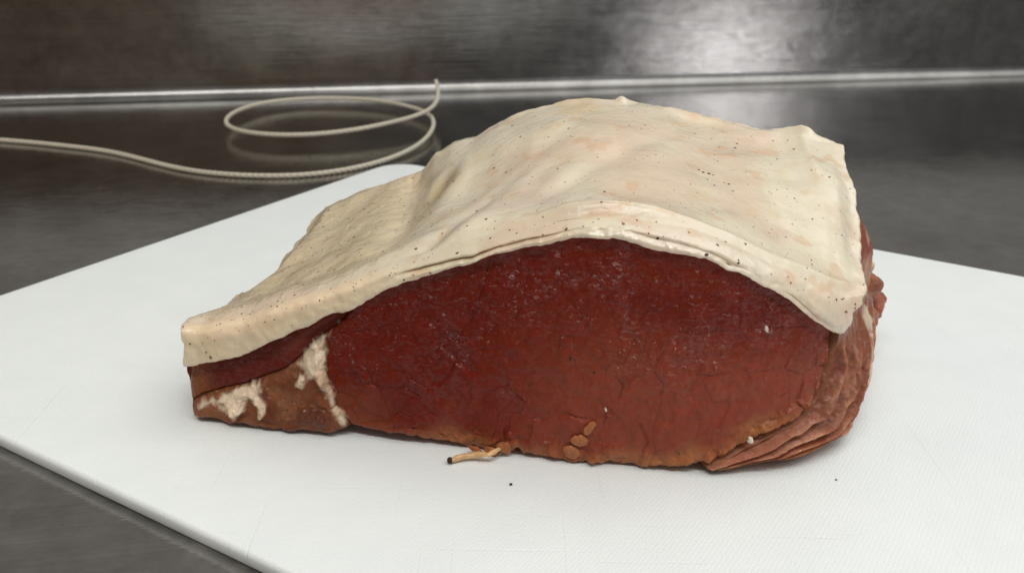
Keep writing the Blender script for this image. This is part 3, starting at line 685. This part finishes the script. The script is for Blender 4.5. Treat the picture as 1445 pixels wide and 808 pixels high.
# fascicles
ns = 210
sxz = np.stack([rng.uniform(-.05, .09, ns), rng.uniform(0, .07, ns)], 1)
wx = qx + .0020 * fbm(P3, 80, 7, 3)
wz = qz + .0020 * fbm(P3, 80, 8, 3)
f1 = np.full(Xg.shape, 1e9); f2 = f1.copy(); idx = np.zeros(Xg.shape, int)
ang = .35
for k, (sx_, sz_) in enumerate(sxz):
    dx, dz_ = wx - sx_, (wz - sz_) * .62
    d = dx * dx + dz_ * dz_
    nearer = d < f1
    f2 = np.where(nearer, f1, np.minimum(f2, d))
    idx = np.where(nearer, k, idx)
    f1 = np.where(nearer, d, f1)
edge = np.sqrt(f2) - np.sqrt(f1)
tilt = rng.uniform(-1, 1, (ns, 2))
cell_h = rng.uniform(-1, 1, ns)[idx] * .00012 + ((wx - sxz[idx, 0]) * tilt[idx, 0] + (wz - sxz[idx, 1]) * tilt[idx, 1]) * .068
low = 1 - sstep(.35, .8, rel)
h += m_eye * cell_h * sstep(0, .0012, edge) * (.6 + .8 * low)
gro = np.exp(-(edge / .00032) ** 2) * sstep(-.5, .6, nA)
h -= m_eye * (.00010 * fbm(np.stack([qx + .15 * qz, Zg * 0, Zg * .12], -1), 420, 15, 3)) * sstep(.2, .5, rel)
h -= m_eye * gro * .00028 * (.30 + .70 * low)
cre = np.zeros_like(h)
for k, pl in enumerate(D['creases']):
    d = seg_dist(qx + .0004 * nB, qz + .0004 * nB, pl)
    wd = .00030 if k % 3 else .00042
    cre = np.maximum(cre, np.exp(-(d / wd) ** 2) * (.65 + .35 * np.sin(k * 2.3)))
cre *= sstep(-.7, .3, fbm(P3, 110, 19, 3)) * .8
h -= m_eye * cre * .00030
h += m_eye * (.00022 * nB + .00010 * fbm(P3, 420, 4, 2))
# lumpy trimmings along the bottom edge
bl = (1 - sstep(.0, .011, Zg - zb)) * m_eye * sstep(-.045, -.02, Xg)
h += bl * (.0016 * np.abs(nB) + .0012 * nA - .0004)
# dark cleft near the middle of the bottom
h -= m_eye * .0014 * np.exp(-((Xg - np.interp(Zg, [0, .01, .02], [-.0005, -.0012, .0005]) + .0009 * nB) / .0007) ** 2) * (1 - sstep(.006, .012, Zg))
# tail muscle: lumps, seam: ragged, strip: flat and sunk
h += m_tail * (.0010 * nA + .0011 * np.abs(nB) - .0006 + .0032 * np.sqrt(np.clip(sd['tail'] / .010, 0, 1)))
h += m_strip * (-.0008 + .0004 * nC + .00012 * nB)
h += m_seam * (.0002 + .0010 * nB + .0006 * fbm(P3, 330, 14, 3)) + .0015 * sstep(0, .0022, sseam)
bord = np.exp(-(np.minimum(np.abs(sd['strip']), np.abs(sd['tail'])) / .0004) ** 2) * (1 - m_seam)
h -= .0006 * bord
h += .0012 * (1 - sstep(0, .005, zt[None] - Zg)) * m_eye
# roll the edges back
rb = Zg - zb
h -= .0022 * np.clip(1 - rb / .0022, 0, 1) ** 2
h -= .0014 * np.clip(1 - (Xg - x0) / .002, 0, 1) ** 2
h -= .0012 * np.clip(1 - (x1 - Xg) / .006, 0, 1) ** 2
Yg = (EYE_X(Xg / S) + .03 * Zg / S) * S - h + .0010
Gf = np.stack([Xg, Yg, Zg], -1)
# colour
c = np.broadcast_to(np.array([.155, .0135, .0045]), Gf.shape).copy()
c = mixc(c, [.228, .037, .019], sstep(-.3, .8, nC) * .6 * (.4 + .6 * low))
c = mixc(c, [.085, .004, .0012], sstep(-.1, .8, nA) * .35)
c = mixc(c, [.255, .052, .028], low * .85 * sstep(-.02, .03, Xg))
c = mixc(c, [.095, .005, .0012], (1 - sstep(-.035, .03, Xg)) * sstep(.15, .5, rel) * .38)
c = mixc(c, [.25, .060, .024], (1 - sstep(.001, .010, rb + .004 * nA)) * .9)
c = mixc(c, [.38, .15, .055], (1 - sstep(.001, .007, rb + .003 * nA)) * .7 * sstep(-.035, -.012, Xg))
c = mixc(c, [.20, .045, .016], (1 - sstep(-.042, -.028, Xg)) * (1 - sstep(.008, .02, rb)) * .6 * sstep(-.6, .4, nA))
c = mixc(c, [.225, .055, .030], sstep(.070, .086, Xg) * .5)
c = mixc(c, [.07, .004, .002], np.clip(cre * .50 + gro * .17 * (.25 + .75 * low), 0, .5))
cs = mixc(mixc(np.broadcast_to([.115, .014, .007], Gf.shape), [.31, .105, .07], sstep(-.072, -.045, Xg) * sstep(.1, .9, sstep(0, .006, sd['strip']))), [.20, .06, .022], (1 - sstep(-.094, -.086, Xg)))
c = c * (1 - m_strip[..., None]) + cs * m_strip[..., None]
ct = mixc(mixc(np.broadcast_to([.185, .056, .023], Gf.shape), [.10, .024, .010], sstep(.0, .8, nB) * .7), [.27, .115, .055], sstep(.1, .9, -nA) * .55)
c = c * (1 - m_tail[..., None]) + ct * m_tail[..., None]
cf = mixc(np.broadcast_to([.72, .58, .43], Gf.shape), [.46, .27, .16], sstep(.0, .9, nA + .6 * nB) * .6)
c = c * (1 - m_seam[..., None]) + cf * m_seam[..., None]
grain = m_eye * (.25 + .75 * sstep(.35, .75, rel + .2 * nA)) + m_tail * .35 + m_strip * .25
grain = np.clip(grain * (1 - .6 * m_seam) * sstep(0, .006, rb), 0, 1)
colr = np.concatenate([c, grain[..., None]], -1)
# skirt all round, running back into the joint
def skirt(Gm, Cm):
    a = Gm[:1] + np.array([0, .004, 0]); a2 = Gm[:1] + np.array([0, .010, .0006])
    b = Gm[-1:] + np.array([0, .004, 0])
    Gm = np.concatenate([a2, a, Gm, b], 0)
    Cm = np.concatenate([Cm[:1], Cm[:1], Cm, Cm[-1:]], 0)
    l = Gm[:, :1] + np.array([.0006, .006, 0]); l2 = Gm[:, :1] + np.array([.004, .012, 0])
    r = Gm[:, -1:] + np.array([0, .006, 0])
    Gm = np.concatenate([l2, l, Gm, r], 1)
    Cm = np.concatenate([Cm[:, :1], Cm[:, :1], Cm, Cm[:, -1:]], 1)
    return Gm, Cm
zone = np.zeros(Xg.shape, int)
zone[sd['strip'] > 0] = 1
zone[sd['tail'] > 0] = 2
zone[sseam > .0001] = 3
zone = np.pad(zone, ((2, 1), (2, 1)), mode='edge')
Gs, Cs = skirt(Gf, colr)
fz = zone[:-1, :-1]
for k, nm in enumerate(('eye_muscle', 'belly_strip', 'tail_muscle', 'fat_seam')):
    mesh_obj(nm, (Gs - OFF).reshape(-1, 3), grid_faces(*Gs.shape[:2], mask=(fz == k)), MEAT, joint, Cs.reshape(-1, 4))

# --- right-hand end: folded membranes wrapping round the side
el, er = np.array(D['end_left']), np.array(D['end_right'])
er[:, 2] = np.maximum(er[:, 2], .0004)
ns_, nt_ = 260, 200
s_ = np.linspace(0, 1, ns_)
ELc, ERc = curve_at(el, akey(el), s_, 6), curve_at(er, akey(er), s_, 6)
t_ = np.linspace(0, 1, nt_)
tt, ss = np.meshgrid(t_, s_, indexing='ij')
E = (1 - tt)[..., None] * ELc[None] + tt[..., None] * ERc[None]
outd = np.array([.55, -.8, 0.12]); outd /= np.linalg.norm(outd)
wid = np.linalg.norm(ERc - ELc, axis=1)[None]
bul = np.sin(np.pi * tt) * np.minimum(.16 * wid, .006) * (.05 + .95 * sstep(0, .32, ss))
nE, nE2 = fbm(E, 90, 5, 4), fbm(E, 230, 6, 3)
fold_ph = tt * 5.2 + .42 * nE + .5 * ss
saw = fold_ph - np.floor(fold_ph)
saw = np.where(saw < .82, saw / .82, (1 - saw) / .18)
fold = (saw ** 1.3 - .5) * .0048 * np.clip(wid / .02, .25, 1) * sstep(0.02, .22, ss) * sstep(0, .05, tt) * (1 - .7 * sstep(.85, 1, tt))
E = E + (bul + fold + .0004 * nE + .00025 * nE2)[..., None] * outd
E[..., 2] = np.maximum(E[..., 2], .0003)
fid = np.floor(fold_ph).astype(int)
tint_f = hash01(fid, fid * 0, fid * 0, 5)
c = mixc(np.broadcast_to([.31, .10, .058], E.shape), [.46, .22, .135], tint_f * .8)
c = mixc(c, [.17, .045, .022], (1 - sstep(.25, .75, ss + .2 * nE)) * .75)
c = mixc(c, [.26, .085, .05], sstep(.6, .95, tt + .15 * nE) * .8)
c = mixc(c, [.18, .05, .025], (1 - sstep(0, .22, saw)) * .8)  # shade of the fold valleys put into the colour
c = mixc(c, [.50, .27, .15], sstep(.75, .95, saw) * .45 * sstep(-.6, .4, nE))  # crests lightened in the colour to bring out the folds
c = mixc(c, [.60, .48, .35], sstep(.0, .2, .26 - np.abs(tt - .72 - .25 * (ss - .2)) * 2.6 + .2 * nE + .12 * nE2 - np.maximum(0, np.abs(ss - .20) - .12) * 2.2) * .95)
c = mixc(c, [.30, .13, .06], (1 - sstep(0, .06, tt)) * .5)
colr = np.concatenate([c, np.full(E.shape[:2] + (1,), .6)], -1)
wrap = [ERc + np.array([-.002, .006, 0]), ERc + np.array([-.02, .03, 0])]
for q in wrap:
    q[:, 2] = np.maximum(q[:, 2] * .98, .0003)
E = np.concatenate([ELc[None] + np.array([-.003, .006, 0]), E, np.stack(wrap)], 0)
redge_, _, _ = coons(np.linspace(0, 1, 40), np.linspace(0, 1, 60))
redge_ = redge_[:, -1]
tq = np.linspace(0, 1, E.shape[0])
tgt = np.stack([np.interp(tq * .72, np.linspace(0, 1, 60), redge_[:, k]) for k in range(3)], 1) + np.array([-.0022, .001, -.0035])
steps = np.linspace(1, 0, 12, endpoint=False)
ext = np.stack([E[:, 0] * (1 - q) + tgt * q for q in steps], 1)
ext = ext + (.0005 * fbm(ext, 120, 9, 3))[..., None] * outd
E = np.concatenate([ext, E], 1)
colr = np.concatenate([colr[:1], colr, colr[-1:], colr[-1:]], 0)
colr = np.concatenate([np.repeat(colr[:, :1], 12, 1), colr], 1)
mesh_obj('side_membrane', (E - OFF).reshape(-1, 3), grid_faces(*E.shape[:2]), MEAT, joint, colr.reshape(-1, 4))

# --- body behind the faces
uu, vv = np.linspace(.015, .985, 90), np.linspace(.05, .985, 50)
Xb, _, _ = coons(np.linspace(0, 1, 90), np.linspace(0, 1, 50))
Xb = Xb.copy()
cxy = Xb.mean((0, 1))
Xb[..., 0] = cxy[0] + (Xb[..., 0] - cxy[0]) * .965
Xb[..., 1] = cxy[1] + (Xb[..., 1] - cxy[1]) * .93 + .001
Xb[..., 2] -= .007
n_b = 14
def wall_rows(line, out):
    zz = np.linspace(1, 0, n_b)
    r = []
    for t in zz:
        q = line.copy()
        q[:, 2] = line[:, 2] * t + .0006 * (1 - t)
        q[:, :2] += np.array(out) * math.sin(math.pi * min(1, (1 - t) * .9)) * .006
        r.append(q)
    return np.stack(r)
def coloured(Gm):
    nq = fbm(Gm, 60, 3, 4)
    Gm = Gm.copy()
    Gm[..., 0] += .0012 * fbm(Gm, 90, 8, 3)
    cc = mixc(mixc(np.broadcast_to([.26, .06, .04], Gm.shape), [.36, .15, .075], sstep(-.2, .8, nq)), [.60, .46, .33], sstep(.35, .8, -nq) * .8)
    return Gm, np.concatenate([cc, np.full(Gm.shape[:2] + (1,), .3)], -1)
vs_, fs_, cs_, base_i = [], [], [], 0
def bent(topc, midc, botc, n=60, m=50):
    v_ = np.linspace(0, 1, n)
    tc, mc, bc = [curve_at(np.asarray(q), akey(np.asarray(q)), v_, 4) for q in (topc, midc, botc)]
    t = np.linspace(0, 1, m)[:, None, None]
    mc = mc * 2 - (tc + bc) / 2
    return (1 - t) ** 2 * tc + 2 * t * (1 - t) * mc + t * t * bc
X2, _, Bu2 = coons(np.linspace(0, 1, 90), np.linspace(0, 1, 50))
ledge, redge = X2[:, 0], X2[:, -1]
lt_ = ledge + np.array([.0015, .0005, -.006]); lt_[0, 1] = EYE_X(-.62) * S + .002
lb_ = np.stack([ledge[:, 0] + .003, ledge[:, 1] + .001, ledge[:, 2] * 0 + .0004], 1)
lb_[:6, 0] += np.linspace(.002, 0, 6)
lm_ = (lt_ + lb_) / 2 + np.array([.0005, 0, 0])
left_wall = bent(lt_, lm_, lb_)
rt_ = redge + np.array([-.002, .0005, -.0028])
rm_ = np.array([(.61, 1.73, .24), (.70, 1.90, .22), (.795, 2.04, .19), (.835, 2.11, .175), (.82, 2.19, .175), (.75, 2.25, .2)]) * S
rb2 = np.array([(.60, 1.72, .003), (.70, 1.88, .003), (.745, 2.03, .003), (.75, 2.14, .003), (.735, 2.24, .003), (.69, 2.30, .003)]) * S
rt_[:25, 0] -= np.linspace(.004, 0, 25)
right_wall = bent(rt_, rm_, rb2)[:, ::-1]
back_wall = wall_rows(np.concatenate([Bu2[:1] + np.array([.001, 0, 0]), Bu2[2:-2], Bu2[-1:] + np.array([-.001, 0, 0])]) + np.array([0, -.0005, -.007]), (0, 1))
for Gm in (back_wall, left_wall, right_wall, Xb):
    q, cc = coloured(Gm)
    if Gm is Xb:
        q = Xb
    elif Gm is left_wall:
        q = Gm
    vs_.append((q - OFF).reshape(-1, 3)); cs_.append(cc.reshape(-1, 4))
    fs_.append(grid_faces(*q.shape[:2]) + base_i); base_i += q.shape[0] * q.shape[1]
mesh_obj('lean_body', np.concatenate(vs_), np.concatenate(fs_), MEAT, joint, np.concatenate(cs_))

# --- small lumps hanging at the far right side
KC = {'dark': (.20, .045, .026), 'fat': (.60, .41, .24), 'pink': (.33, .13, .075), 'red': (.34, .11, .065)}
def lump(name, p, rad, rgb, seed, parent, mat=MEAT, rough=.3, sub=4, rot=0):
    bm = bmesh.new()
    bmesh.ops.create_icosphere(bm, subdivisions=sub, radius=1)
    co = np.array([v.co[:] for v in bm.verts])
    fa = np.array([[v.index for v in f.verts] for f in bm.faces])
    bm.free()
    co = co * (1 + rough * fbm(co, 1.3, seed, 3)[:, None])
    co = co * np.array(rad)
    if rot:
        c_, s_r = math.cos(rot), math.sin(rot)
        co[:, [0, 2]] = co[:, [0, 2]] @ np.array([[c_, -s_r], [s_r, c_]])
    co = co + np.array(p) - OFF
    co[:, 2] = np.maximum(co[:, 2], .0003)
    nq = fbm(co, 180, seed, 3)
    cc = mixc(np.broadcast_to(np.array(rgb), co.shape), np.array(rgb) * np.array([.55, .5, .5]), sstep(0, .8, nq) * .7)
    return mesh_obj(name, co, fa, mat, parent, np.concatenate([cc, np.full((len(co), 1), .4)], -1))
for k, (x, y, z, rad, kind) in enumerate(D['lumps']):
    lump('loose_flap', (x - .0028, y + .0005, z), np.array(rad) * np.array([.00085, .001, .00095]) + np.array([.0028, 0, 0]), KC[kind], 40 + k, joint, rough=.22, rot=.3 * math.sin(k * 3))
for k, (x, y, z, rad) in enumerate(D['nodules']):
    lump('fat_nodule', (x, y, z), np.array(rad) * np.array([.0009, .0006, .0009]), (.36, .13, .05), 70 + k, joint, MEAT, .24, 4, .5)
for k, (x, y, z) in enumerate(D['rice']):
    lump('fat_crumb', (x, y, z), np.array([(.42, .3, .85), (.8, .5, 1.0), (.3, .25, .7)][k]) * .001, (.7, .65, .55), 90 + k, joint, RICE, .3, 3, -.4)

# --- shred of fat sticking out at the bottom front, with a burnt tip
sp = np.array(D['scrap'])
def tube(P, rad, nring=14, twist=0, lobes=0, amp=0, nstep=120, jit=0):
    P = np.asarray(P, float)
    k = akey(P)
    t = np.linspace(0, 1, nstep)
    C = np.stack([np.interp(t, k, P[:, i]) for i in range(3)], 1)
    C = smooth1(C, max(1, nstep // 60), 0, 3)
    rads = np.interp(t, np.linspace(0, 1, len(rad)), rad)
    T_ = np.gradient(C, axis=0)
    T_ /= np.linalg.norm(T_, axis=1)[:, None]
    up = np.array([0, 0, 1.0])
    Sd = np.cross(T_, up)
    Sd /= np.linalg.norm(Sd, axis=1)[:, None] + 1e-9
    Up = np.cross(Sd, T_)
    L = np.r_[0, np.cumsum(np.linalg.norm(np.diff(C, axis=0), axis=1))]
    th = np.linspace(0, 2 * np.pi, nring, endpoint=False)
    out = []
    for i in range(nstep):
        a = th
        r = rads[i] * (1 - amp + amp * np.abs(np.sin(lobes * .5 * (a + twist * L[i])))) if lobes else np.full(nring, rads[i])
        out.append(C[i] + (np.cos(a) * r)[:, None] * Sd[i] + (np.sin(a) * r)[:, None] * Up[i])
    Vv = np.array(out)
    i = np.arange(nstep * nring).reshape(nstep, nring)
    j = np.roll(i, -1, 1)
    f = np.stack([i[:-1], j[:-1], j[1:], i[1:]], -1).reshape(-1, 4)
    Vf = Vv.reshape(-1, 3)
    Vf = np.vstack([Vf, C[:1], C[-1:]])
    n0, n1_ = len(Vf) - 2, len(Vf) - 1
    cap = [[n0, j[0, q], i[0, q], i[0, q]] for q in range(nring)] + [[n1_, i[-1, q], j[-1, q], j[-1, q]] for q in range(nring)]
    return Vf, f, cap
def tube_obj(name, P, rad, mat, parent, off=None, colors=None, **kw):
    Vf, f, cap = tube(P, rad, **kw)
    if off is not None:
        Vf = Vf - off
    bm = bmesh.new()
    vv_ = [bm.verts.new(q) for q in Vf]
    for q in f:
        bm.faces.new([vv_[int(z)] for z in q])
    for q in cap:
        bm.faces.new([vv_[int(z)] for z in q[:3]])
    return bm_obj(name, bm, mat, parent)
SHRED = plain('fat_shred', (.62, .40, .20), .25, .5, .25, 500.0)
shred = tube_obj('fat_shred', sp, [.0007, .0009, .0008, .0010, .0006, .0008, .0005], SHRED, joint, OFF, nstep=50)
lump('burnt_tip', sp[0] + np.array([-.0002, 0, 0]), (.0009, .0009, .0011), (.03, .012, .008), 3, shred, SPECK, .12, 2)

# ------------------------------------------------------------------ specks of pepper
bpy.context.view_layer.update()
def bvh_of(names):
    V_, F_ = [], []
    for o in joint.children:
        if o.name.split('.')[0] in names:
            b = len(V_)
            V_ += [v.co + Vector(OFF) for v in o.data.vertices]
            F_ += [[b + i for i in p.vertices] for p in o.data.polygons]
    return BVHTree.FromPolygons(V_, F_)
spk = []
tree = bvh_of(('fat_cap', 'eye_muscle', 'belly_strip', 'tail_muscle', 'fat_seam', 'side_membrane'))
for x, y, z, sz in D['specks']:
    hp, hn, _, _ = tree.find_nearest(Vector((x, y, z)))
    spk.append((hp, hn, sz))
spk = list(spk)
ico = bmesh.new()
bmesh.ops.create_icosphere(ico, subdivisions=1, radius=1)
ICO_V = np.array([v.co[:] for v in ico.verts]); ICO_F = np.array([[v.index for v in f.verts] for f in ico.faces])
ico.free()
def specks(name, items, mat):
    V_, F_ = [], []
    for p, n, s in items:
        q = Vector(n).to_track_quat('Z', 'Y').to_matrix()
        a = random.uniform(0, 6.28)
        ca, sa = math.cos(a), math.sin(a)
        st_ = random.uniform(.7, 1.7)
        co = ICO_V * (1 + rng.uniform(-.25, .25, (len(ICO_V), 1))) * np.array([s * st_, s, s * .45])
        co = np.stack([co[:, 0] * ca - co[:, 1] * sa, co[:, 0] * sa + co[:, 1] * ca, co[:, 2]], 1) @ np.array(q).T
        b = sum(len(z) for z in V_)
        V_.append(co + np.array(p) - OFF)
        F_.append(ICO_F + b)
    o = mesh_obj(name, np.concatenate(V_), np.concatenate(F_), mat, joint, None, False)
    o['kind'] = 'stuff'
    return o
big = [q for k, q in enumerate(spk) if k % 4 != 3]
brown = [q for k, q in enumerate(spk) if k % 4 == 3]
fv = fat.data.vertices
ncol = G.shape[1]
for k in range(820):
    uu_, vv_ = (random.random(), random.random()) if k % 3 else (random.random() * .34, random.random())
    i = int(2 + nrim * .55 + vv_ * (rows - nrim * .55 - 6)); j = int(3 + uu_ * (nu - 1))
    vtx = fv[i * ncol + j]
    s = min(.0004, .00012 * math.exp(abs(random.gauss(0, .5))))
    (brown if k % 5 else big).append((vtx.co + Vector(OFF), vtx.normal, s))
specks('pepper_specks', big, SPECK)
specks('brown_specks', brown, RUST)

# ------------------------------------------------------------------ crumbs on the board
for (x, y, z), s, mt, lab in zip(D['crumbs'], (.00045, .0003, .0007), (SPECK, RUST, RICE), ('tiny black crumb on the white board in front of the meat', 'tiny brown crumb on the white board right of the meat', 'small white crumb at the foot of the meat')):
    bm = bmesh.new()
    bmesh.ops.create_icosphere(bm, subdivisions=2, radius=s)
    for q in bm.verts:
        q.co *= 1 + random.uniform(-.2, .2)
        q.co.z *= .7
    o = bm_obj('crumb', bm, mt, None, False)
    o.location = (x, y, s * .6)
    o['label'], o['category'] = lab, 'crumb'

# ------------------------------------------------------------------ twisted cord
cp_ = np.array(D['cord'])
k = akey(cp_)
# Catmull-Rom through the points
def catmull(P, n=14):
    Q = np.vstack([2 * P[0] - P[1], P, 2 * P[-1] - P[-2]])
    out = []
    for i in range(1, len(Q) - 2):
        for t in np.linspace(0, 1, n, endpoint=False):
            a, b, c_, d = Q[i - 1:i + 3]
            out.append(.5 * ((2 * b) + (c_ - a) * t + (2 * a - 5 * b + 4 * c_ - d) * t * t + (3 * b - a - 3 * c_ + d) * t ** 3))
    out.append(P[-1])
    return np.array(out)
cc = smooth1(catmull(cp_), 5, 0, 2)
cc = cc + np.stack([.0007 * fbm(cc, 26, 3, 3), .0007 * fbm(cc, 26, 4, 3), cc[:, 0] * 0], 1)
cord = tube_obj('twisted_cord', cc, [D['cord_r']] * 2, CORD, None, nring=30, lobes=3, amp=.32, twist=590, nstep=2200)
cord['label'] = 'pale twisted cord lying in a loop on the steel beside the splashback'
cord['category'] = 'cord'
